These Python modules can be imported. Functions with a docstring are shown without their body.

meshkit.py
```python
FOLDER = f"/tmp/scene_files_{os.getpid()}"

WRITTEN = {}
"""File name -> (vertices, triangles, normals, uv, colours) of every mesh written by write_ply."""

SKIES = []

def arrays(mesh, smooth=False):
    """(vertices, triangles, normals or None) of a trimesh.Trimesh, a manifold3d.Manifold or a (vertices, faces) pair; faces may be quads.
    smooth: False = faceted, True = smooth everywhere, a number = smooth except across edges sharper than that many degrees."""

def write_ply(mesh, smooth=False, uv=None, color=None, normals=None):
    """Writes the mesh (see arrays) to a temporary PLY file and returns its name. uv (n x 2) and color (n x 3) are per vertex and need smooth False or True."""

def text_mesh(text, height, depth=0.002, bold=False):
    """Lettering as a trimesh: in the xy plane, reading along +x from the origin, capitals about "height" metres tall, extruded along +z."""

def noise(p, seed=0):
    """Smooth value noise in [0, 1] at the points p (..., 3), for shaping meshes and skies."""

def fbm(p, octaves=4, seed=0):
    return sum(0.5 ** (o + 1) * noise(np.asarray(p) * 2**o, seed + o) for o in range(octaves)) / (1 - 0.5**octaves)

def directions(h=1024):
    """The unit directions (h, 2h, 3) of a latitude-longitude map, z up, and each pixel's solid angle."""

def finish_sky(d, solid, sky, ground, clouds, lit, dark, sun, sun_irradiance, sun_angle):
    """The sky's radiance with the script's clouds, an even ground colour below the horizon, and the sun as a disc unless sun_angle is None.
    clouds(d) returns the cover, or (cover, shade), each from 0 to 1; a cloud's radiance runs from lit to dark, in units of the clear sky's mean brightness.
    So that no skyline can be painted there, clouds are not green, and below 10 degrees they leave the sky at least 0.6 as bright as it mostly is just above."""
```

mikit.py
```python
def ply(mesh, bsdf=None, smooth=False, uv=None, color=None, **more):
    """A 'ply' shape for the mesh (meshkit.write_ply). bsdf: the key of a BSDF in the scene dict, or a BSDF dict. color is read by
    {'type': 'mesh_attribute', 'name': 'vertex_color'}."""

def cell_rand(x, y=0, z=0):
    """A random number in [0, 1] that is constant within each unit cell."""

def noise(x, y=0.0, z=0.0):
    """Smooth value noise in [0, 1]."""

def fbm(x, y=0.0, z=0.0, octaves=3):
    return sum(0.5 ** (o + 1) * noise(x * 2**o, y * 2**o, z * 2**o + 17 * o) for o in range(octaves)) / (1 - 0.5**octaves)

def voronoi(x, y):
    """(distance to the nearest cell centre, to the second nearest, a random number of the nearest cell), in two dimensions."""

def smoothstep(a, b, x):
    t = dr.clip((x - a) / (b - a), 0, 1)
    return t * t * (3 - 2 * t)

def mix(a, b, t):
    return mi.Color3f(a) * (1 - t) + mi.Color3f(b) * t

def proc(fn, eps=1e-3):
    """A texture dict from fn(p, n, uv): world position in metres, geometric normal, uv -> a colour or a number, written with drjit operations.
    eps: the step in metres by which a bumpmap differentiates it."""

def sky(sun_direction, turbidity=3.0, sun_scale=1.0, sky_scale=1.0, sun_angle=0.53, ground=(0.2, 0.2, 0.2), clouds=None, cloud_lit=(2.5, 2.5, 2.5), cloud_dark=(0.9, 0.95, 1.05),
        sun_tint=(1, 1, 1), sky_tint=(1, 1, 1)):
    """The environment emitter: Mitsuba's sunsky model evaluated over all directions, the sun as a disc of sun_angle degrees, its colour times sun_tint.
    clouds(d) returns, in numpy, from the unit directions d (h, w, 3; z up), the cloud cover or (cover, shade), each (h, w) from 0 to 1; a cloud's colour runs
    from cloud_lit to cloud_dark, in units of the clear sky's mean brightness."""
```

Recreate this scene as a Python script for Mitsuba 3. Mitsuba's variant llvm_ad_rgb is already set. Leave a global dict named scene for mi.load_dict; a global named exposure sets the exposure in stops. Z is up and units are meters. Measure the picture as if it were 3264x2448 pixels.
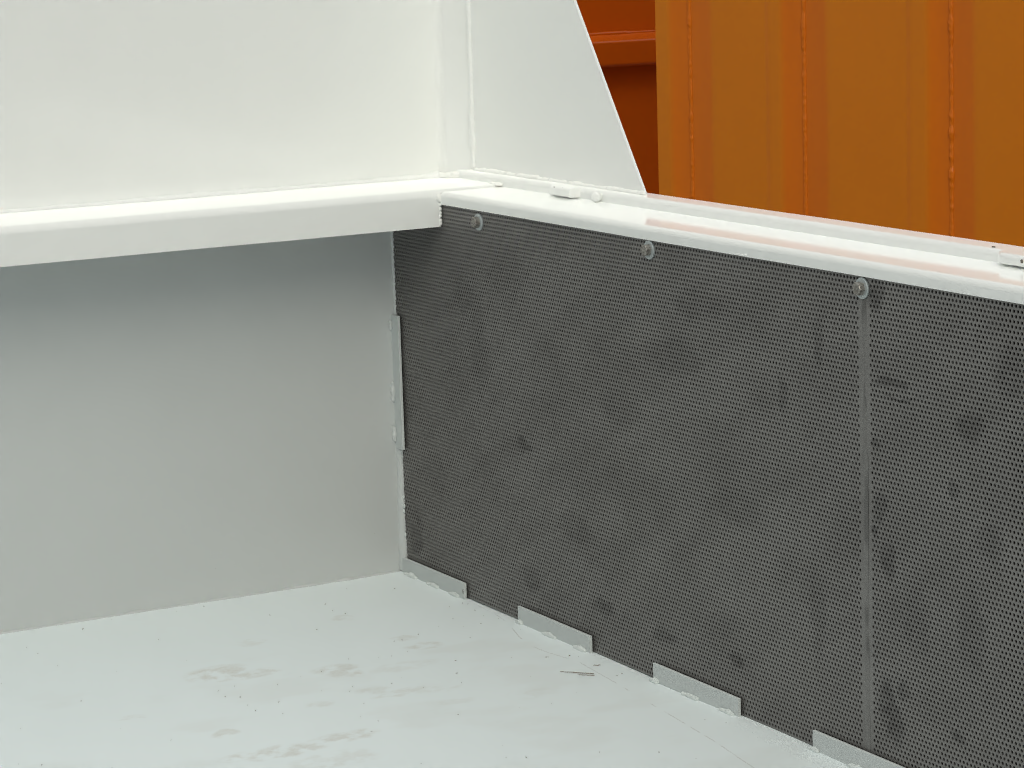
import math, random
import numpy as np
import trimesh
import drjit as dr
import mitsuba as mi
import mikit, meshkit
from mikit import proc, noise, fbm, smoothstep, mix

T = mi.ScalarTransform4f
scene, labels = {}, {}

# ------------------------------------------------------------------ camera, sky, exposure
CAM = np.array([-2.2587, -4.6244, 1.2353])
FWD = np.array([0.4689, 0.8669, -0.1694])
UP = np.array([0.1078, 0.1342, 0.9851])
scene["camera"] = {
    "type": "perspective", "fov": 20.744, "fov_axis": "x", "near_clip": 0.05, "far_clip": 400.0,
    "to_world": T().look_at(origin=CAM.tolist(), target=(CAM + FWD).tolist(), up=UP.tolist()),
}


def overcast(d):
    cover = np.ones(d.shape[:2])
    shade = 0.55 * (1 - np.clip(d[..., 2], 0, 1)) + 0.25 * meshkit.fbm(d * 2.3 + 5, 4, seed=3)
    return cover, np.clip(shade, 0, 1)


scene["sky"] = mikit.sky((-0.24, -0.70, 0.63), turbidity=3, sun_scale=0.2, sun_angle=40, sun_tint=(0.84, 0.985, 1.16), clouds=overcast,
                         cloud_lit=(1.98, 2.06, 2.06), cloud_dark=(1.28, 1.32, 1.32), ground=(0.2, 0.2, 0.19))
exposure = 2.17

# ------------------------------------------------------------------ materials
scene["m_white"] = {"type": "twosided", "bsdf": {
    "type": "principled", "roughness": 0.10, "specular": 0.55,
    "base_color": proc(lambda p, n, uv: mix((0.78, 0.79, 0.77), (0.765, 0.775, 0.755), fbm(p.x * 5, p.y * 5, p.z * 5)))}}
scene["m_white_shaded"] = {"type": "twosided", "bsdf": {  # the white paint again, its colour darkened for the shade inside the container
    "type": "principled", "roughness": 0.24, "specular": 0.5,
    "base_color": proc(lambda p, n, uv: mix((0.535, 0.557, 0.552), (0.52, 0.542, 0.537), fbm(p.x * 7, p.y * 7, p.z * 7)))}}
# caulk, weld paint: brush marked white
scene["m_white_bead"] = {"type": "twosided", "bsdf": {
    "type": "principled", "roughness": 0.3, "specular": 0.5,
    "base_color": proc(lambda p, n, uv: mix((0.80, 0.805, 0.775), (0.70, 0.71, 0.68), smoothstep(0.62, 0.8, fbm(p.x * 90, p.y * 90, p.z * 90))))}}

scene["m_bead_inside"] = {"type": "twosided", "bsdf": {
    "type": "principled", "roughness": 0.5, "specular": 0.4,
    "base_color": proc(lambda p, n, uv: mix((0.60, 0.64, 0.63), (0.48, 0.50, 0.49), smoothstep(0.6, 0.8, fbm(p.x * 120, p.y * 120, p.z * 120))))}}

scene["m_strip"] = {"type": "twosided", "bsdf": {
    "type": "diffuse", "reflectance": proc(lambda p, n, uv: mix((0.555, 0.585, 0.58), (0.53, 0.56, 0.555), fbm(p.x * 12, p.y * 12, p.z * 12)))}}

FLOOR_SMUDGES = [  # x, y, half sizes, strength
    (-.576, -.463, .062, .05, 1.0), (-.53, -.50, .045, .03, .9), (-.402, -.567, .045, .042, .9), (-.216, -.504, .036, .024, .9),
    (-.216, -.442, .026, .022, .6), (-.252, -.25, .024, .02, .6), (-.452, -.312, .03, .02, .4), (-.51, -.721, .03, .018, .5),
    (-.372, -.737, .06, .019, .6), (-.317, -.759, .043, .022, .4), (-.549, -.904, .06, .026, .9), (-.697, -.788, .03, .018, .8),
    (-.671, -.92, .10, .03, 1.0), (-.796, -.616, .03, .012, .5), (-.397, -.704, .037, .02, .5), (-.323, -.835, .03, .02, .3),
    (-.30, -.60, .07, .03, .35), (-.62, -1.0, .08, .04, .5), (-.2, -.86, .05, .03, .25)]
SCRATCH = [(-.009, -.313), (-.013, -.384), (-.024, -.449), (-.055, -.549), (-.066, -.61), (-.064, -.659), (-.05, -.742),
           (-.063, -.88), (-.086, -1.072), (-.107, -1.25), (-.122, -1.34), (-.16, -1.6)]


def floor_color(p, n, uv):
    # warped coordinates make the smudges ragged
    wx = p.x + 0.030 * (fbm(p.x * 26, p.y * 26, 1.0) - 0.5)
    wy = p.y + 0.030 * (fbm(p.x * 26, p.y * 26, 9.0) - 0.5)
    m = mi.Float(0)
    for x, y, a, b, s in FLOOR_SMUDGES:
        u, v = (wx - x) / a, (wy - y) / b
        m = dr.maximum(m, s * (1 - smoothstep(0.35, 1.25, u * u + v * v)))
    streak = fbm(p.x * 46 + p.y * 16, p.y * 58 - p.x * 22, 3.0, octaves=4)
    fine = noise(p.x * 210, p.y * 210, 2.0)
    m = m * smoothstep(0.25, 0.68, streak) * (0.7 + 0.5 * fine)
    haze = smoothstep(0.56, 0.78, fbm(p.x * 7 + 3, p.y * 11, 5.0, octaves=4)) * 0.16
    haze = haze * smoothstep(-0.15, -0.6, p.y)
    c = mix((0.675, 0.733, 0.742), (0.52, 0.515, 0.475), dr.clip(m * 0.55 + haze * 0.8, 0, 1))
    d = mi.Float(9)
    for (x0, y0), (x1, y1) in zip(SCRATCH, SCRATCH[1:]):
        ex, ey = x1 - x0, y1 - y0
        t = dr.clip(((p.x - x0) * ex + (p.y - y0) * ey) / (ex * ex + ey * ey), 0, 1)
        d = dr.minimum(d, dr.sqrt(dr.square(p.x - x0 - t * ex) + dr.square(p.y - y0 - t * ey)))
    line = (1 - smoothstep(0.0004, 0.0012, d)) * smoothstep(0.35, 0.6, noise(p.x * 40, p.y * 40, 4.0))
    return mix(c, (0.42, 0.42, 0.41), line * 0.6)


scene["m_floor"] = {"type": "twosided", "bsdf": {"type": "principled", "roughness": 0.6, "specular": 0.4, "base_color": proc(floor_color)}}

SHEET_STAINS = [  # y, z, half sizes, strength
    (-.056, .071, .03, .03, .8), (-.07, .10, .016, .03, .6), (-.5, .085, .033, .02, .6), (-.744, .083, .034, .015, .9), (-.932, .08, .034, .012, .7),
    (-1.14, .089, .024, .01, .9), (-.482, .318, .03, .012, .8), (-.651, .202, .063, .024, .35), (-1.054, .623, .079, .021, .45),
    (-.971, .534, .082, .029, .4), (-1.534, .315, .019, .027, .9), (-1.519, .388, .014, .02, .7), (-1.548, .569, .043, .005, .8),
    (-1.564, .553, .037, .0025, 1.0), (-1.525, .115, .022, .04, 1.0), (-1.545, .085, .02, .03, 1.0), (-1.689, .1, .02, .01, .8),
    (-1.716, .536, .03, .025, .8), (-1.76, .387, .03, .031, .5), (-1.798, .621, .034, .036, .6), (-1.372, .605, .014, .04, .6),
    (-1.276, .518, .014, .028, .6), (-1.507, .686, .02, .022, .8), (-.812, .43, .073, .03, .35), (-.276, .553, .053, .033, .35),
    (-1.16, .324, .076, .029, .35), (-1.681, .442, .015, .012, .7), (-1.504, .477, .01, .007, .9), (-1.502, .358, .009, .008, .9),
    (-1.564, .139, .016, .013, .8), (-1.60, .24, .03, .05, .4), (-1.72, .25, .03, .06, .5), (-1.36, .20, .02, .07, .4), (-.33, .47, .03, .1, .3)]


def sheet_color(p, n, uv):
    wy = p.y + 0.02 * (fbm(p.y * 40, p.z * 40, 1.0) - 0.5)
    wz = p.z + 0.02 * (fbm(p.y * 40, p.z * 40, 7.0) - 0.5)
    m = mi.Float(0)
    for y, z, a, b, s in SHEET_STAINS:
        u, v = (wy - y) / a, (wz - z) / b
        m = dr.maximum(m, s * (1 - smoothstep(0.2, 1.5, u * u + v * v)))
    cloud = fbm(p.y * 9 + 2, p.z * 16, 4.0, octaves=4)
    diag = fbm(p.y * 14 + p.z * 22, p.z * 5 - p.y * 3, 8.0)
    c = mix((0.196, 0.190, 0.184), (0.150, 0.144, 0.139), smoothstep(0.22, 0.88, 0.6 * cloud + 0.4 * diag))
    return mix(c, (0.045, 0.042, 0.041), dr.clip(m * 0.58 * (0.45 + 0.9 * fbm(p.y * 70, p.z * 70, 3.0)), 0, 1))


scene["m_sheet"] = {"type": "twosided", "bsdf": {"type": "principled", "metallic": 0.35, "roughness": 0.45, "specular": 0.5, "base_color": proc(sheet_color)}}
scene["m_seam"] = {"type": "twosided", "bsdf": {
    "type": "principled", "metallic": 0.4, "roughness": 0.42,
    "base_color": proc(lambda p, n, uv: mix((0.175, 0.170, 0.164), (0.115, 0.111, 0.107), smoothstep(0.45, 0.75, fbm(p.y * 60, p.z * 22, 2.0))))}}
scene["m_filter"] = {"type": "twosided", "bsdf": {"type": "diffuse", "reflectance": {"type": "rgb", "value": [0.042, 0.036, 0.034]}}}
scene["m_zinc"] = {"type": "twosided", "bsdf": {
    "type": "principled", "metallic": 0.5, "roughness": 0.4,
    "base_color": proc(lambda p, n, uv: mix((0.50, 0.55, 0.565), (0.38, 0.41, 0.41), fbm(p.x * 300, p.y * 300, p.z * 300)))}}
scene["m_bolt"] = {"type": "twosided", "bsdf": {
    "type": "principled", "metallic": 0.7, "roughness": 0.42,
    "base_color": proc(lambda p, n, uv: mix((0.33, 0.315, 0.29), (0.17, 0.155, 0.14), smoothstep(0.4, 0.7, fbm(p.x * 400, p.y * 400, p.z * 400))))}}
# the ribbed side: bounced light painted into the grooves, gloss reflection into the panels
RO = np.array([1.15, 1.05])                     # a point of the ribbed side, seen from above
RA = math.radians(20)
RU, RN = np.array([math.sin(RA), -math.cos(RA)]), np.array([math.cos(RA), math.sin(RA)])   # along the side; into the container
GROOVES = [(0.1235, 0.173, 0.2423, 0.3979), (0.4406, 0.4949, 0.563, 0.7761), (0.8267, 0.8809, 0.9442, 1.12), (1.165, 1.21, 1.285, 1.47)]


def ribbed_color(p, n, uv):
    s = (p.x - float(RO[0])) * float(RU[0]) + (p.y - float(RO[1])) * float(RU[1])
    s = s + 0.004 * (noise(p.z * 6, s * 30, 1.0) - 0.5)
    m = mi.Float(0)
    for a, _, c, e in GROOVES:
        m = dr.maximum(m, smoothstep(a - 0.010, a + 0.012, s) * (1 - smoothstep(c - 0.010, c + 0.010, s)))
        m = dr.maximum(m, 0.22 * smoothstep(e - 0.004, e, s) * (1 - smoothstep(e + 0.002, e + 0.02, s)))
    panel_sheen = mix((0.58, 0.168, 0.0015), (0.55, 0.155, 0.0015), fbm(s * 7, p.z * 3, 0.0))
    groove_bounce = mix((0.60, 0.140, 0.0005), (0.56, 0.127, 0.0005), fbm(s * 30, p.z * 4, 5.0))
    return mix(panel_sheen, groove_bounce, m)


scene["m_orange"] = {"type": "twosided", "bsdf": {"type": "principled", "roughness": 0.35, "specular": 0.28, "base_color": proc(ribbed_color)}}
scene["m_orange_deep"] = {"type": "twosided", "bsdf": {
    "type": "principled", "roughness": 0.22, "specular": 0.5,
    "base_color": proc(lambda p, n, uv: mix((0.49, 0.090, 0.004), (0.45, 0.080, 0.004), fbm(p.x * 6, p.y * 6, p.z * 3)))}}
scene["m_dirt"] = {"type": "twosided", "bsdf": {"type": "diffuse", "reflectance": {"type": "rgb", "value": [0.15, 0.125, 0.105]}}}
scene["m_straw"] = {"type": "twosided", "bsdf": {"type": "principled", "roughness": 0.6, "base_color": {"type": "rgb", "value": [0.24, 0.21, 0.18]}}}
scene["m_bare"] = {"type": "twosided", "bsdf": {"type": "principled", "metallic": 0.4, "roughness": 0.5, "base_color": {"type": "rgb", "value": [0.14, 0.12, 0.10]}}}
scene["m_ground"] = {"type": "twosided", "bsdf": {
    "type": "principled", "roughness": 0.9,
    "base_color": proc(lambda p, n, uv: mix((0.16, 0.155, 0.145), (0.24, 0.23, 0.21), fbm(p.x * 9, p.y * 9, 0.0, octaves=4)))}}


# ------------------------------------------------------------------ helpers
def obj(key, mesh, bsdf, smooth=False, **k):
    n, key0 = 0, key
    while key in scene:
        n += 1
        key = f"{key0}_{n:03d}"
    scene[key] = mikit.ply(mesh, bsdf, smooth=smooth, **k)
    return key


def box(x0, x1, y0, y1, z0, z1, chamfer=0.0):
    if not chamfer:
        m = trimesh.creation.box((x1 - x0, y1 - y0, z1 - z0))
        m.apply_translation(((x0 + x1) / 2, (y0 + y1) / 2, (z0 + z1) / 2))
        return m
    c = chamfer
    pts = []
    for a, (lx, hx) in enumerate(((x0, x1),)):
        for sx, X in ((1, lx), (-1, hx)):
            for sy, Y in ((1, y0), (-1, y1)):
                for sz, Zz in ((1, z0), (-1, z1)):
                    pts += [(X + sx * c, Y + sy * c, Zz), (X + sx * c, Y, Zz + sz * c), (X, Y + sy * c, Zz + sz * c)]
    return trimesh.convex.convex_hull(np.array(pts))


def arc(cx, cy, r, a0, a1, n=7):
    return [(cx + r * math.cos(math.radians(a0 + (a1 - a0) * i / n)), cy + r * math.sin(math.radians(a0 + (a1 - a0) * i / n))) for i in range(n + 1)]


def extrude(profile, axis, s0, s1, n=1, bend=None, cap=True):
    """A closed profile swept along axis x ((y, z) profile), y ((x, z)) or z ((x, y)); bend(points) may displace them."""
    pr = np.array(profile, float)
    k = len(pr)
    ss = np.linspace(s0, s1, n + 1)
    rings = []
    for s in ss:
        c = np.full(k, s)
        rings.append({"x": np.c_[c, pr[:, 0], pr[:, 1]], "y": np.c_[pr[:, 0], c, pr[:, 1]], "z": np.c_[pr[:, 0], pr[:, 1], c]}[axis])
    v = np.concatenate(rings)
    f = []
    for i in range(n):
        for j in range(k):
            a, b = i * k + j, i * k + (j + 1) % k
            f += [(a, b, b + k), (a, b + k, a + k)]
    if cap:
        from shapely.geometry import Polygon
        vv, ff = trimesh.creation.triangulate_polygon(Polygon(pr), engine="earcut")
        idx = np.array([np.argmin(((pr - q) ** 2).sum(1)) for q in vv])
        f += [tuple(t) for t in idx[ff]] + [tuple(t + n * k) for t in idx[ff][:, ::-1]]
    if bend is not None:
        v = bend(v)
    m = trimesh.Trimesh(v, np.array(f), process=False)
    trimesh.repair.fix_normals(m)
    return m


def sheet_grid(o, u, v, nu, nv, amp=0.0, freq=3.0, seed=0):
    """A gently uneven plate: o + s*u + t*v, pushed along its normal."""
    o, u, v = (np.array(a, float) for a in (o, u, v))
    s, t = np.meshgrid(np.linspace(0, 1, nu + 1), np.linspace(0, 1, nv + 1), indexing="ij")
    p = o + s[..., None] * u + t[..., None] * v
    nrm = np.cross(u, v)
    nrm /= np.linalg.norm(nrm)
    p = p + nrm * (amp * 2 * (meshkit.fbm(p * freq + 11, 3, seed=seed) - 0.5))[..., None]
    i = np.arange((nu + 1) * (nv + 1)).reshape(nu + 1, nv + 1)
    f = np.stack([i[:-1, :-1], i[1:, :-1], i[1:, 1:], i[:-1, 1:]], -1).reshape(-1, 4)
    return p.reshape(-1, 3), np.vstack([f[:, [0, 1, 2]], f[:, [0, 2, 3]]])


def bead(path, radius, seed, step=0.004, rough=0.35, freq=70.0, ripple=0.0, ripple_len=0.006, sides=9, lumps=0.0, squash=None):
    """An uneven weld or sealant bead: a tube along the path whose radius wanders."""
    P = np.array(path, float)
    seg = np.linalg.norm(np.diff(P, axis=0), axis=1)
    L = np.r_[0, np.cumsum(seg)]
    n = max(3, int(L[-1] / step))
    s = np.linspace(0, L[-1], n + 1)
    c = np.stack([np.interp(s, L, P[:, k]) for k in range(3)], -1)
    r = np.interp(s, L, np.broadcast_to(radius, len(P)))
    w = meshkit.fbm(np.c_[s * freq, np.full_like(s, seed * 3.7), np.zeros_like(s)], 3, seed=seed)
    r = r * (1 + rough * 2 * (w - 0.5))
    if ripple:
        r = r * (1 + ripple * np.abs(np.sin(np.pi * s / ripple_len + 3 * w)))
    if lumps:
        w2 = meshkit.noise(np.c_[s * 22, np.full_like(s, seed * 1.3), np.zeros_like(s)], seed=seed + 9)
        r = r * (1 + lumps * np.clip((w2 - 0.72) / 0.2, 0, 1))
    r[0] *= 0.15
    r[-1] *= 0.15
    t = np.gradient(c, axis=0)
    t /= np.linalg.norm(t, axis=1, keepdims=True)
    up = np.array([0, 0, 1.0]) if abs(t[0][2]) < 0.8 else np.array([1.0, 0, 0])
    a = np.cross(t, up)
    a /= np.linalg.norm(a, axis=1, keepdims=True)
    b = np.cross(a, t)
    th = np.arange(sides) * 2 * np.pi / sides
    v = c[:, None] + r[:, None, None] * (np.cos(th)[None, :, None] * a[:, None] + np.sin(th)[None, :, None] * b[:, None])
    j = meshkit.noise(v * freq * 1.7, seed=seed + 5) - 0.5
    v = v + (v - c[:, None]) * (j * rough * 1.2)[..., None]
    i = np.arange((n + 1) * sides).reshape(n + 1, sides)
    q = np.stack([i[:-1], np.roll(i, -1, 1)[:-1], np.roll(i, -1, 1)[1:], i[1:]], -1).reshape(-1, 4)
    f = np.vstack([q[:, [0, 2, 1]], q[:, [0, 3, 2]]])
    caps = [(0, k, k + 1) for k in range(1, sides - 1)] + [(n * sides, n * sides + k + 1, n * sides + k) for k in range(1, sides - 1)]
    m = trimesh.Trimesh(v.reshape(-1, 3), np.vstack([f, caps]), process=False)
    return m


def blob(c, size, seed, sub=3):
    m = trimesh.creation.icosphere(subdivisions=sub)
    v = m.vertices
    v = v * (0.72 + 0.56 * meshkit.fbm(v * 1.7 + seed * 4.1, 3, seed=seed))[:, None]
    m.vertices = v * np.array(size) + np.array(c)
    return m


# ------------------------------------------------------------------ ground
g = sheet_grid((-60, -60, -0.35), (120, 0, 0), (0, 120, 0), 60, 60, amp=0.0)
obj("ground", g, "m_ground")
labels["ground"] = {"label": "pale gravel yard between the containers", "category": "ground", "kind": "structure"}

# ------------------------------------------------------------------ the white container
W = "white_container"
labels[W] = {"label": "white painted steel container in the foreground with a grey perforated sheet along its side", "category": "container"}

XL, YN = -2.62, -6.2          # inside faces of the far left wall and the near end wall
# floor plate
obj(f"{W}__floor", sheet_grid((XL, YN, 0), (-XL + 0.012, 0, 0), (0, -YN, 0), 110, 260, amp=0.0016, freq=3.2, seed=2), "m_floor", smooth=True)
# lower end wall
obj(f"{W}__end_wall", sheet_grid((0.012, 0, 0), (XL - 0.012, 0, 0), (0, 0, 0.733), 120, 36, amp=0.0022, freq=5.0, seed=4), "m_white_shaded", smooth=True)
# outer side wall behind the perforated sheet, and the two walls on the near side
obj(f"{W}__side_wall", box(0.03, 0.105, YN, 0.0, -0.2, 0.711), "m_white")
obj(f"{W}__side_wall", box(XL - 0.07, XL, YN, 0.0, -0.2, 0.7335), "m_white")
obj(f"{W}__unseen_side_sheet", box(XL, XL + 0.002, YN, -0.001, 0.002, 0.68), "m_sheet")  # unseen dark sheet, added to cut light bounced onto the end wall
obj(f"{W}__near_end_wall", box(XL - 0.07, 0.105, YN - 0.07, YN, -0.2, 0.711), "m_white")
obj(f"{W}__base", box(XL, 0.03, YN, 0.0, -0.2, -0.02), "m_white")

# upper end wall with the rolled bend at its right end
prof_out = [(XL - 0.1, 0.0)]
bend_c = arc(0.098, -0.022, 0.022, 90, 23, 8)
prof_out += bend_c
chx, chy = 0.1455, -0.0585
prof_out += [(chx, chy)]
prof_in = [(x + (0.005 if i else 0), y + 0.005) for i, (x, y) in enumerate(prof_out)][::-1]
# flat plate finely divided so that its paint can show slight waviness
ue = extrude(prof_out + prof_in, "z", 0.736, 1.75, n=1)


def upper_plate():
    xs = np.r_[np.linspace(XL - 0.1, 0.085, 110), [p[0] for p in bend_c], np.linspace(bend_c[-1][0], chx, 6)[1:]]
    ys = np.r_[np.zeros(110), [p[1] for p in bend_c], np.linspace(bend_c[-1][1], chy, 6)[1:]]
    zs = np.linspace(0.736, 1.75, 46)
    p = np.zeros((len(xs), len(zs), 3))
    p[..., 0], p[..., 1], p[..., 2] = xs[:, None], ys[:, None], zs[None]
    d = (meshkit.fbm(p * 3.4 + 3, 3, seed=8) - 0.5) * 0.0030
    p[..., 1] += d * np.clip((0.09 - xs[:, None]) / 0.3, 0, 1)
    i = np.arange(p.shape[0] * p.shape[1]).reshape(p.shape[:2])
    f = np.stack([i[:-1, :-1], i[1:, :-1], i[1:, 1:], i[:-1, 1:]], -1).reshape(-1, 4)
    back = p + np.array([0.002, 0.006, 0])
    v = np.concatenate([p.reshape(-1, 3), back.reshape(-1, 3)])
    f2 = f[:, ::-1] + i.size
    e = []
    for line in (i[0], i[-1], i[:, 0], i[:, -1]):
        e += [(a, b, b + i.size, a + i.size) for a, b in zip(line, line[1:])]
    f = np.vstack([f, f2, e])
    return v, np.vstack([f[:, [0, 1, 2]], f[:, [0, 2, 3]]])


obj(f"{W}__upper_end_wall", upper_plate(), "m_white", smooth=35)
# side wing: plate along the top rail with a sloping edge
GX = 0.1455


def wing():
    pts = [(-0.0585, 0.7505), (-0.6641, 0.7505), (-0.0606, 1.62), (-0.0585, 1.62)]
    m = extrude(pts, "x", GX, GX + 0.005)
    return m


obj(f"{W}__wing_plate", wing(), "m_white")
obj(f"{W}__wing_plate__weld_bead", bead([(GX - 0.001, -0.0595, 0.7525), (GX - 0.001, -0.0595, 1.62)], 0.0052, 21, rough=0.25, freq=45, lumps=0.4), "m_white", smooth=50)
obj(f"{W}__wing_plate__weld_bead", bead([(GX - 0.0, -0.06, 0.7523), (GX - 0.0, -0.30, 0.7523), (GX, -0.31, 0.7523)], 0.0055, 22, rough=0.5, freq=60, lumps=0.7), "m_white_bead", smooth=50)
obj(f"{W}__wing_plate__weld_bead", bead([(GX - 0.0, -0.30, 0.7523), (GX - 0.0, -0.405, 0.7523)], 0.0042, 23, rough=0.5, freq=60), "m_white_bead", smooth=50)
obj(f"{W}__wing_plate__weld_bead", bead([(GX - 0.0, -0.405, 0.7523), (GX, -0.6681, 0.7523)], 0.0048, 24, rough=0.5, freq=60, lumps=0.5), "m_white_bead", smooth=50)

# ledge: bent plate across the end wall
LY, LZ0, LZ1, RL = -0.2094, 0.6715, 0.7372, 0.014
ledge_prof = [(LY, LZ0)] + arc(LY + RL, LZ1 - RL, RL, 180, 90, 9) + [(-0.001, LZ1), (-0.001, LZ1 - 0.0045)] \
    + [(p[0], p[1]) for p in arc(LY + RL, LZ1 - RL, RL - 0.0045, 90, 180, 9)] + [(LY + 0.0045, LZ0)]


def ledge_wave(v):
    w = meshkit.fbm(v * 4.0 + 1, 3, seed=13) - 0.5
    v = v.copy()
    v[:, 1] += 0.0016 * w * (v[:, 1] < -0.15)
    v[:, 2] += 0.0010 * w
    return v


LG = obj(f"{W}__ledge", extrude(ledge_prof, "x", XL, -0.0055, n=70, bend=ledge_wave), "m_white", smooth=35)
top_prof = arc(LY + RL, LZ1 - RL, RL, 150, 90, 7) + [(-0.001, LZ1), (-0.001, 0.7305), (LY + 0.004, 0.7305)]
obj(f"{W}__ledge__end_flange", extrude(top_prof, "x", -0.0054, 0.122, n=12), "m_white", smooth=35)
# weld along the ledge and the upper wall, with brush ends
obj(f"{W}__ledge__weld_bead", bead([(XL, -0.002, 0.7385), (-1.0, -0.002, 0.7385), (-0.7, -0.002, 0.7385), (0.05, -0.004, 0.739), (0.10, -0.006, 0.7395)],
                                   [0.004, 0.004, 0.005, 0.0062, 0.011], 31, rough=0.35, freq=26), "m_white", smooth=50)
obj(f"{W}__ledge__weld_bead", bead([(0.095, -0.008, 0.740), (0.129, -0.040, 0.742), (0.142, -0.066, 0.748)], [0.008, 0.007, 0.007], 32, rough=0.5, freq=60), "m_white_bead", smooth=50)
pud = [blob((0.1185, -0.1985, 0.7368), (0.010, 0.014, 0.0045), 3), blob((0.114, -0.188, 0.7368), (0.007, 0.010, 0.005), 4)]
obj(f"{W}__ledge__weld_bead", pud[0] + pud[1], "m_white_bead", smooth=True)
# ragged weld where the flange meets the perforated sheet
rag = [blob((-0.0045, LY + 0.001, 0.676 + 0.0069 * k + random.Random(k).uniform(-.001, .001)), (0.003, 0.0035, 0.0030 + 0.001 * (k % 3 == 1)), 60 + k, sub=2) for k in range(6)]
key = obj(f"{W}__ledge__weld_spatter", trimesh.util.concatenate(rag), "m_white_bead", smooth=True)
labels[key] = {"kind": "stuff"}
obj(f"{W}__ledge__weld_bead", blob((-0.0065, LY - 0.001, 0.7225), (0.006, 0.004, 0.0075), 71), "m_white_bead", smooth=True)

# top rail
RX0, RX1, RZ0, RZ1, RR = -0.0045, 0.123, 0.7115, 0.7335, 0.010
rail_prof = [(RX0, RZ0)] + arc(RX0 + RR, RZ1 - RR, RR, 180, 90, 9) + [(RX1, RZ1), (RX1, RZ0)]


def rail_wave(v):
    v = v.copy()
    w = meshkit.fbm(np.c_[v[:, 0] * 9, v[:, 1] * 5, v[:, 2] * 0] + 7, 3, seed=17) - 0.5
    v[:, 2] += 0.0008 * w
    v[:, 0] += 0.0010 * w * (v[:, 0] < 0.02)
    return v


obj(f"{W}__top_rail", extrude(rail_prof, "y", YN, -0.2105, n=160, bend=rail_wave), "m_white", smooth=35)
dr_ = [blob((RX0 + 0.001, -1.172 - 0.010 * k, RZ0 + 0.0018), (0.0022, 0.006 - 0.001 * k, 0.0022), 80 + k, sub=2) for k in range(3)] \
    + [blob((RX0 + 0.001, -1.192, RZ0 + 0.002), (0.0025, 0.004, 0.0028), 85, sub=2)]
obj(f"{W}__top_rail__paint_run", trimesh.util.concatenate(dr_), "m_white", smooth=True)
# raised flat bar along the outer edge of the rail
bar_prof = [(0.1215, 0.7325)] + arc(0.1215 + 0.0095, 0.7513 - 0.0095, 0.0095, 180, 90, 8) + [(0.166, 0.7513), (0.164, 0.7325)]


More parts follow.
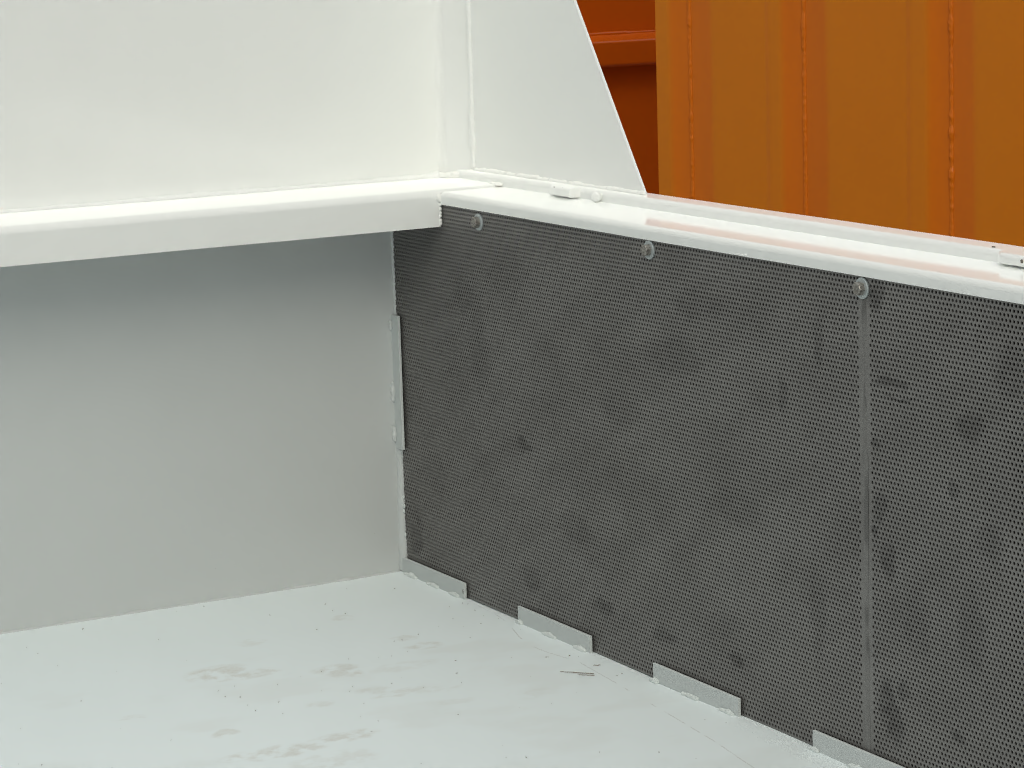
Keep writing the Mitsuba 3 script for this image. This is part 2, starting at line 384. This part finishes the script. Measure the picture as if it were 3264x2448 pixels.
def bar_wave(v):
    v = v.copy()
    w = meshkit.fbm(np.c_[v[:, 0] * 0, v[:, 1] * 6, v[:, 2] * 0] + 2, 3, seed=19) - 0.5
    v[:, 0] += 0.0012 * w
    v[:, 2] += 0.0006 * w
    return v


obj(f"{W}__raised_bar", extrude(bar_prof, "y", YN, 0.0, n=160, bend=bar_wave), "m_white", smooth=35)


def bracket(y0, y1):
    pr = [(0.1000, 0.7375), (0.1030, 0.7362), (0.125, 0.7362), (0.125, 0.7515), (0.113, 0.7515)] + arc(0.1068, 0.7452, 0.0065, 75, 180, 5)
    m = extrude(pr, "y", y0, y1, n=24)
    v = m.vertices.copy()
    v[:, 0] += 0.0022 * (meshkit.fbm(v * 130, 3, seed=23) - 0.5)
    v[:, 2] += 0.0016 * (meshkit.fbm(v * 110 + 9, 3, seed=24) - 0.5)
    taper = np.clip((v[:, 1] - (y1 - 0.016)) / 0.016, 0, 1)
    v[:, 0] += taper * 0.012 * (v[:, 0] < 0.122)
    m.vertices = v
    return m


B1 = obj(f"{W}__hinge_barrel", bracket(-0.489, -0.405), "m_white", smooth=40)
chips = [blob((0.1045 + .003 * (k % 2), -0.432 - 0.023 * k, 0.7495), (0.0022, 0.0012, 0.0022), 90 + k, sub=2) for k in range(2)]
for c in chips:
    obj(f"{W}__hinge_barrel__bare_chip", c, "m_bare", smooth=True)
obj(f"{W}__hinge_barrel", bracket(-1.86, -1.634), "m_white", smooth=40)
obj(f"{W}__hinge_barrel_001__bare_chip", blob((0.1006, -1.700, 0.7445), (0.0022, 0.0026, 0.0030), 94, sub=2), "m_bare", smooth=True)
obj(f"{W}__raised_bar__bare_chip", blob((0.132, -1.60, 0.7522), (0.002, 0.004, 0.0008), 95, sub=2), "m_bare", smooth=True)
pin = trimesh.creation.cylinder(radius=0.0092, height=0.016, sections=28)
pin = trimesh.creation.revolve(np.array([(0, -0.008), (0.0088, -0.008), (0.0092, -0.0065), (0.0092, 0.004), (0.0080, 0.0068), (0.0045, 0.0085), (0, 0.009)]), sections=32)
pin.apply_transform(trimesh.transformations.rotation_matrix(-math.pi / 2, (0, 1, 0)))
pin.apply_transform(trimesh.transformations.rotation_matrix(math.radians(50), (0, 0, 1)))
pin.apply_translation((0.1125, -0.5590, 0.7432))
obj(f"{W}__pin_head", pin, "m_white", smooth=40)

# perforated sheets: 5 mm holes, 8 mm apart, rows staggered
PITCH, ROW, HR, TH = 0.008, 0.008 * math.sqrt(3) / 2, 0.00255, 0.002


def perforated(y_hi, y_lo, lead_hi, lead_lo, z_lo=0.0015, z_hi=0.7114, phase=0.0):
    """One sheet in the plane x = 0 from y_hi down to y_lo: real round holes with walls."""
    rows = int((z_hi - z_lo - 0.010) / ROW) + 1
    z0 = z_hi - 0.0050 - (rows - 1) * ROW
    ang = (np.arange(8) + 0.5) * np.pi / 4
    hexa = np.radians(np.arange(6) * 60 + 30)
    hexr = PITCH / math.sqrt(3)
    vin = np.c_[HR * np.cos(ang), HR * np.sin(ang)]
    vhex = np.c_[hexr * np.cos(hexa), hexr * np.sin(hexa)]
    # annulus between the hexagon and the octagon
    tri = []
    ia, io = 0, 0
    A = np.r_[ang, ang[0] + 2 * np.pi]
    B = np.r_[hexa, hexa[0] + 2 * np.pi]
    while ia < 8 or io < 6:
        if io >= 6 or (ia < 8 and A[ia + 1] <= B[io + 1] + 1e-9):
            tri.append((ia % 8, (ia + 1) % 8, 8 + io % 6))
            ia += 1
        else:
            tri.append((8 + io % 6, ia % 8, 8 + (io + 1) % 6))
            io += 1
    wall = []
    for k in range(8):
        a, b = k, (k + 1) % 8
        wall += [(a, b, 14 + b), (a, 14 + b, 14 + a)]
    cen = []
    edges_hi, edges_lo = [], []
    for r in range(rows):
        off = 0.5 * PITCH if r % 2 else 0.0
        a = y_hi - lead_hi - off - phase
        n = int((a - (y_lo + lead_lo) - (0.5 * PITCH if r % 2 == 0 else 0.0)) / PITCH + 1e-6)
        ys = a - PITCH * np.arange(n + 1)
        cen.append(np.c_[ys, np.full(n + 1, z0 + r * ROW)])
        edges_hi.append(ys[0] + PITCH / 2)
        edges_lo.append(ys[-1] - PITCH / 2)
    C = np.concatenate(cen)
    base = np.concatenate([np.c_[np.zeros(8), vin], np.c_[np.zeros(6), vhex], np.c_[np.full(8, TH), vin]])
    V = (base[None] + np.c_[np.zeros(len(C)), C][:, None]).reshape(-1, 3)
    Fl = np.array(tri + wall)
    F = (Fl[None] + (np.arange(len(C)) * 22)[:, None, None]).reshape(-1, 3)
    # solid margins: each row's cells end in a zigzag; fill up to the straight edges
    mv, mf = [], []

    def quad(a, b, c, d):
        i = len(mv)
        mv.extend([a, b, c, d])
        mf.extend([(i, i + 1, i + 2), (i, i + 2, i + 3)])

    hh = hexr / 2
    for r in range(rows):
        z = z0 + r * ROW
        for e, yy in ((edges_hi[r], y_hi), (edges_lo[r], y_lo)):
            quad((0, e, z - hh), (0, yy, z - hh), (0, yy, z + hh), (0, e, z + hh))
        if r + 1 < rows:
            # between rows: trapezoids beyond the last hexagons
            za, zb = z + hh, z + ROW - hh
            for e0, e1, yy, s in ((edges_hi[r], edges_hi[r + 1], y_hi, 1), (edges_lo[r], edges_lo[r + 1], y_lo, -1)):
                quad((0, e0, za), (0, yy, za), (0, yy, zb), (0, e1, zb))
                lo = (e0, za, zb) if (e0 - e1) * s < 0 else None
    # bottom and top margins with the zigzag of the first and last rows
    for r, s, zz in ((0, -1, z_lo), (rows - 1, 1, z_hi)):
        z = z0 + r * ROW
        ys = cen[r][:, 0]
        for y in ys:
            i = len(mv)
            mv.extend([(0, y + PITCH / 2, z + s * hh), (0, y, z + s * hexr), (0, y - PITCH / 2, z + s * hh), (0, y - PITCH / 2, zz), (0, y, zz), (0, y + PITCH / 2, zz)])
            mf.extend([(i, i + 1, i + 4), (i, i + 4, i + 5), (i + 1, i + 2, i + 3), (i + 1, i + 3, i + 4)])
        quad((0, ys[0] + PITCH / 2, z + s * hh), (0, y_hi, z + s * hh), (0, y_hi, zz), (0, ys[0] + PITCH / 2, zz))
        quad((0, ys[-1] - PITCH / 2, z + s * hh), (0, y_lo, z + s * hh), (0, y_lo, zz), (0, ys[-1] - PITCH / 2, zz))
    F = np.vstack([F, np.array(mf) + len(V)])
    V = np.vstack([V, np.array(mv)])
    # the plate is not quite flat
    w = meshkit.fbm(np.c_[V[:, 1] * 4, V[:, 2] * 5, V[:, 2] * 0] + 4, 3, seed=41) - 0.5
    V[:, 0] += 0.0022 * w * np.clip(V[:, 2] / 0.08, 0, 1)
    return V, F


SEAM = -1.4815
P0 = obj(f"{W}__perforated_sheet", perforated(0.0, SEAM, 0.006, 0.0145), "m_sheet")
P1 = obj(f"{W}__perforated_sheet", perforated(SEAM - 0.0006, SEAM - 1.50, 0.0145, 0.0145, phase=0.0), "m_sheet")
labels[P0] = {"label": "left perforated sheet reaching into the corner"}
labels[P1] = {"label": "right perforated sheet past the vertical seam"}
obj(f"{W}__filter_mat", box(0.011, 0.016, SEAM - 1.5, -0.001, 0.001, 0.711), "m_filter")


def seam_strip():
    zs = np.linspace(0.004, 0.690, 220)
    v, f = [], []
    for i, z in enumerate(zs):
        w = 0.0055 * (1 + 0.5 * (meshkit.fbm(np.array([z * 40, 1.0, 0.0]), 3, seed=51) - 0.5) * 2)
        h = 0.0006 * (0.6 + 0.9 * meshkit.fbm(np.array([z * 90, 4.0, 0.0]), 3, seed=52))
        o = 0.0016 * (meshkit.fbm(np.array([z * 25, 7.0, 0.0]), 2, seed=53) - 0.5)
        for t, q in ((-1, 0), (-0.6, 0.75), (0, 1), (0.6, 0.75), (1, 0)):
            v.append((0.0006 - q * h - 0.0008, SEAM + o + t * w, z))
        if i:
            a = 5 * (i - 1)
            for k in range(4):
                f += [(a + k, a + k + 1, a + k + 6), (a + k, a + k + 6, a + k + 5)]
    return np.array(v), np.array(f)


obj(f"{W}__perforated_sheet_001__seam_weld", seam_strip(), "m_seam", smooth=True)


def hex_bolt(y, z, turn, seed):
    wz = trimesh.creation.revolve(np.array([(0.0052, -0.0005), (0.0150, -0.0005), (0.0150, 0.0018), (0.0144, 0.0025), (0.0052, 0.0025)]), sections=40)
    hd = []
    for k in range(6):
        a = math.radians(60 * k)
        hd += [(0.0100 * math.cos(a), 0.0100 * math.sin(a), 0.0), (0.0100 * math.cos(a), 0.0100 * math.sin(a), 0.0078)]
    for k in range(24):
        a = math.radians(15 * k)
        hd += [(0.0082 * math.cos(a), 0.0082 * math.sin(a), 0.0090)]
    head = trimesh.convex.convex_hull(np.array(hd))
    for m, t in ((wz, 0.0), (head, turn)):
        if m is head:
            m.apply_transform(trimesh.transformations.rotation_matrix(math.radians(t), (0, 0, 1)))
            m.apply_translation((0, 0, 0.0024))
        m.apply_transform(trimesh.transformations.rotation_matrix(-math.pi / 2, (0, 1, 0)))
        m.apply_translation((-0.0012, y, z))
    return wz, head


for k, (y, z, turn) in enumerate(((-0.3482, 0.6912, 12), (-0.9153, 0.6955, 40), (-1.4797, 0.6946, 25))):
    wz, head = hex_bolt(y, z, turn, k)
    holder = P1 if k == 2 else P0
    obj(f"{holder}__washer", wz, "m_zinc", smooth=30)
    obj(f"{holder}__bolt_head", head, "m_bolt", smooth=20)

# retaining strips welded to the floor, and one upright on the end wall
for k, (ya, yb) in enumerate(((-0.008, -0.2592), (-0.4606, -0.7085), (-0.9098, -1.1575), (-1.3558, -1.606))):
    st = extrude([(-0.0088, 0.0), (-0.0088, 0.0290), (-0.0081, 0.0298), (-0.0047, 0.0298), (-0.0040, 0.0290), (-0.0040, 0.0)], "y", yb, ya)
    key = obj(f"{W}__retaining_strip", st, "m_strip")
    rnd = random.Random(100 + k)
    L = ya - yb
    spots = [(0.03, 0.022), (0.46, 0.045), (0.88, 0.040)] if k else [(0.16, 0.05), (0.52, 0.045), (0.86, 0.035)]
    for j, (fr, ln) in enumerate(spots):
        c = ya - fr * L
        b = bead([(-0.0115, c + ln / 2, 0.0012), (-0.0105, c, 0.0022), (-0.0115, c - ln / 2, 0.0012)], [0.003, 0.0050, 0.0035], 200 + 7 * k + j, step=0.0015, rough=0.35, freq=80, sides=10)
        obj(f"{key}__weld_bead", b, "m_bead_inside", smooth=50)
    if k in (0, 2):
        labels[key] = {"label": "strip in the corner with a dark chip at its end" if k == 0 else "third strip out from the corner"}
obj(f"{W}__retaining_strip__bare_chip", blob((-0.0087, -0.2545, 0.0135), (0.0006, 0.0016, 0.0045), 77, sub=2), "m_bare", smooth=True)
vs = obj(f"{W}__retaining_strip", extrude([(-0.0088, 0.0), (-0.0088, -0.0292), (-0.0081, -0.0300), (-0.0047, -0.0300), (-0.0040, -0.0292), (-0.0040, 0.0)], "z", 0.2385, 0.4900), "m_strip")
labels[vs] = {"label": "upright strip on the end wall holding the sheet's edge"}
for j, (z, ln) in enumerate(((0.265, 0.03), (0.345, 0.04), (0.470, 0.02))):
    obj(f"{vs}__weld_bead", bead([(-0.0115, -0.0015, z - ln / 2), (-0.0105, -0.002, z), (-0.0115, -0.0015, z + ln / 2)], [0.003, 0.0048, 0.003], 260 + j, step=0.0015, rough=0.4, freq=80), "m_white_shaded", smooth=50)

# sealant in the corner and along the floor joint
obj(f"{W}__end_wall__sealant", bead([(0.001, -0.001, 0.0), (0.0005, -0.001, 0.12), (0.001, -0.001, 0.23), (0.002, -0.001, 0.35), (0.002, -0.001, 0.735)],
                                    [0.0125, 0.0100, 0.0085, 0.006, 0.0045], 301, rough=0.22, freq=38, lumps=0.15), "m_white_shaded", smooth=50)
rag2 = [blob((-0.0015, -0.0125 + 0.0017 * (k % 2), z), (0.0022, 0.0030, 0.0042), 310 + k, sub=2) for k, z in enumerate((0.073, 0.118, 0.128, 0.145, 0.02, 0.652, 0.668))]
key = obj(f"{W}__end_wall__sealant_drip", trimesh.util.concatenate(rag2), "m_bead_inside", smooth=True)
labels[key] = {"kind": "stuff"}
obj(f"{W}__end_wall__sealant", bead([(XL, -0.0005, 0.0), (0.0, -0.0005, 0.0)], 0.0034, 320, step=0.005, rough=0.5, freq=24, sides=8), "m_white_shaded", smooth=50)

# ------------------------------------------------------------------ things lying on the white floor
straws = [
    ("straw", "long thin brown straw lying on the white floor near the middle floor strips", [(-.109, -.783), (-.088, -.806), (-.069, -.827)], 0.0008),
    ("straw", "short pale straw beside the end of the long brown one", [(-.094, -.8155), (-.084, -.826), (-.074, -.836)], 0.0006),
    ("straw", "tiny bent straw on the floor close to the second strip's right end", [(-.045, -.780), (-.039, -.786), (-.033, -.785)], 0.0007)]
for name, lab, pts, r in straws:
    key = obj(name, bead([(x, y, 0.0016 + r) for x, y in pts], r, 400 + len(lab), step=0.002, rough=0.3, sides=6), "m_straw", smooth=True)
    labels[key] = {"label": lab, "category": "straw", "group": "straws on the white floor"}

rng = np.random.default_rng(12)


def grit():
    parts = []
    spots = []
    for _ in range(95):
        spots.append((rng.uniform(-1.1, -0.02), rng.uniform(-1.3, -0.015), rng.uniform(0.0004, 0.0011)))
    for _ in range(18):
        spots.append((rng.normal(-0.5, 0.15), min(-0.02, rng.normal(-0.7, 0.16)), rng.uniform(0.0004, 0.0010)))
    for _ in range(20):
        spots.append((-0.012 - abs(rng.normal(0, 0.03)), rng.uniform(-1.5, -0.25), rng.uniform(0.0004, 0.0011)))
    spots += [(-.19, -.433, .0013), (-.66, -.055, .0015), (-.98, -.02, .0012), (-.42, -.03, .0012), (-.25, -.69, .0013), (-.215, -.62, .0012), (-.62, -.60, .0012), (-.60, -.615, .0012)]
    for x, y, s in spots:
        if x > -0.003:
            continue
        m = trimesh.creation.icosphere(subdivisions=0)
        st = rng.uniform(1.0, 2.6)
        m.vertices = m.vertices * rng.uniform(0.6, 1.2, (12, 1)) * np.array([s * st, s, s * 0.6])
        m.apply_transform(trimesh.transformations.rotation_matrix(rng.uniform(0, 6.28), (0, 0, 1)))
        m.apply_translation((x, y, 0.0008))
        parts.append(m)
    return trimesh.util.concatenate(parts)


obj("grit", grit(), "m_dirt")
labels["grit"] = {"label": "dark specks of grit scattered over the white floor", "category": "grit", "kind": "stuff"}

# ------------------------------------------------------------------ the orange containers
O = "ribbed_container"
labels[O] = {"label": "orange steel container with upright ribbed side standing behind the white one", "category": "container"}
GD = 0.012


def on_side(s, d):
    return RO + RU * s + RN * d


def ribbed_wall():
    """The folded side seen from above: strips and flat panels with rounded channels between them."""
    pts = [(0.0816, 0.0, 0)]
    for a, b, c, e in GROOVES:
        pts += [(a - 0.004, -0.001, 0.008), (b, GD, 0.0), (c + 0.004, 0.0, 0.016), (e - 0.004, 0.0025, 0.004), (e + 0.008, 0.0, 0.004)]
    pts.append((2.6, 0.0, 0))
    P = [np.array(p[:2]) for p in pts]
    out = []
    for i, p in enumerate(pts):
        r = p[2]
        if r:
            a = P[i] + (P[i - 1] - P[i]) / np.linalg.norm(P[i - 1] - P[i]) * r
            b = P[i] + (P[i + 1] - P[i]) / np.linalg.norm(P[i + 1] - P[i]) * r
            for t in np.linspace(0, 1, 7):
                out.append((1 - t) ** 2 * a + 2 * t * (1 - t) * P[i] + t * t * b)
        else:
            out.append(P[i])
    front = [tuple(on_side(*q)) for q in out]
    back = [tuple(on_side(q[0], q[1] + 0.006)) for q in out][::-1]
    return extrude(front + back, "z", -0.15, 2.3, n=1)


def slab(s0, s1, d0, d1, z0, z1):
    return extrude([tuple(on_side(s0, d0)), tuple(on_side(s1, d0)), tuple(on_side(s1, d1)), tuple(on_side(s0, d1))], "z", z0, z1)


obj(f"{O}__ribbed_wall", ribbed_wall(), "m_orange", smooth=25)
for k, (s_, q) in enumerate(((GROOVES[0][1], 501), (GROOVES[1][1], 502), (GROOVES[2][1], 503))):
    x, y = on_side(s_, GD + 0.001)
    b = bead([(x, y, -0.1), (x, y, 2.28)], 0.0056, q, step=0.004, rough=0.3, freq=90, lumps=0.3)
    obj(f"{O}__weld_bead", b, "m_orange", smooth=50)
obj(f"{O}__end_wall", slab(0.095, 0.14, 0.035, 2.2, -0.15, 2.3), "m_orange")
obj(f"{O}__base_frame", slab(0.09, 2.6, 0.035, 2.2, -0.35, -0.151), "m_orange")
x, y = on_side(0.1435, GD - 0.001)
obj(f"{O}__ribbed_wall__bare_chip", blob((x, y, 0.865), (0.003, 0.003, 0.005), 97, sub=2), "m_bare", smooth=True)

Q = "ledge_container"
labels[Q] = {"label": "darker orange container farther back with a horizontal ledge, seen beside the white wing plate", "category": "container"}
QY = 2.75
obj(f"{Q}__upper_wall", box(0.6, 5.0, QY, QY + 0.03, 0.822, 2.3), "m_orange_deep")
obj(f"{Q}__lower_wall", box(0.6, 5.0, QY, QY + 0.03, -0.35, 0.76), "m_orange_deep")
QL = 0.07
qp = [(QY - QL + 0.018, 0.737)] + arc(QY - QL + 0.012, 0.749, 0.012, 270, 180, 4) + arc(QY - QL + 0.010, 0.8177 - 0.010, 0.010, 180, 105, 6) + [(QY - 0.0005, 0.834), (QY - 0.0005, 0.76), (QY - 0.04, 0.737)]
obj(f"{Q}__ledge", extrude(qp, "x", 0.6, 5.0, n=4), "m_orange_deep", smooth=35)
obj(f"{Q}__ledge__weld_bead", bead([(1.2, QY - 0.001, 0.834), (3.4, QY - 0.001, 0.834)], 0.006, 520, step=0.01, rough=0.5, freq=24), "m_orange_deep", smooth=50)
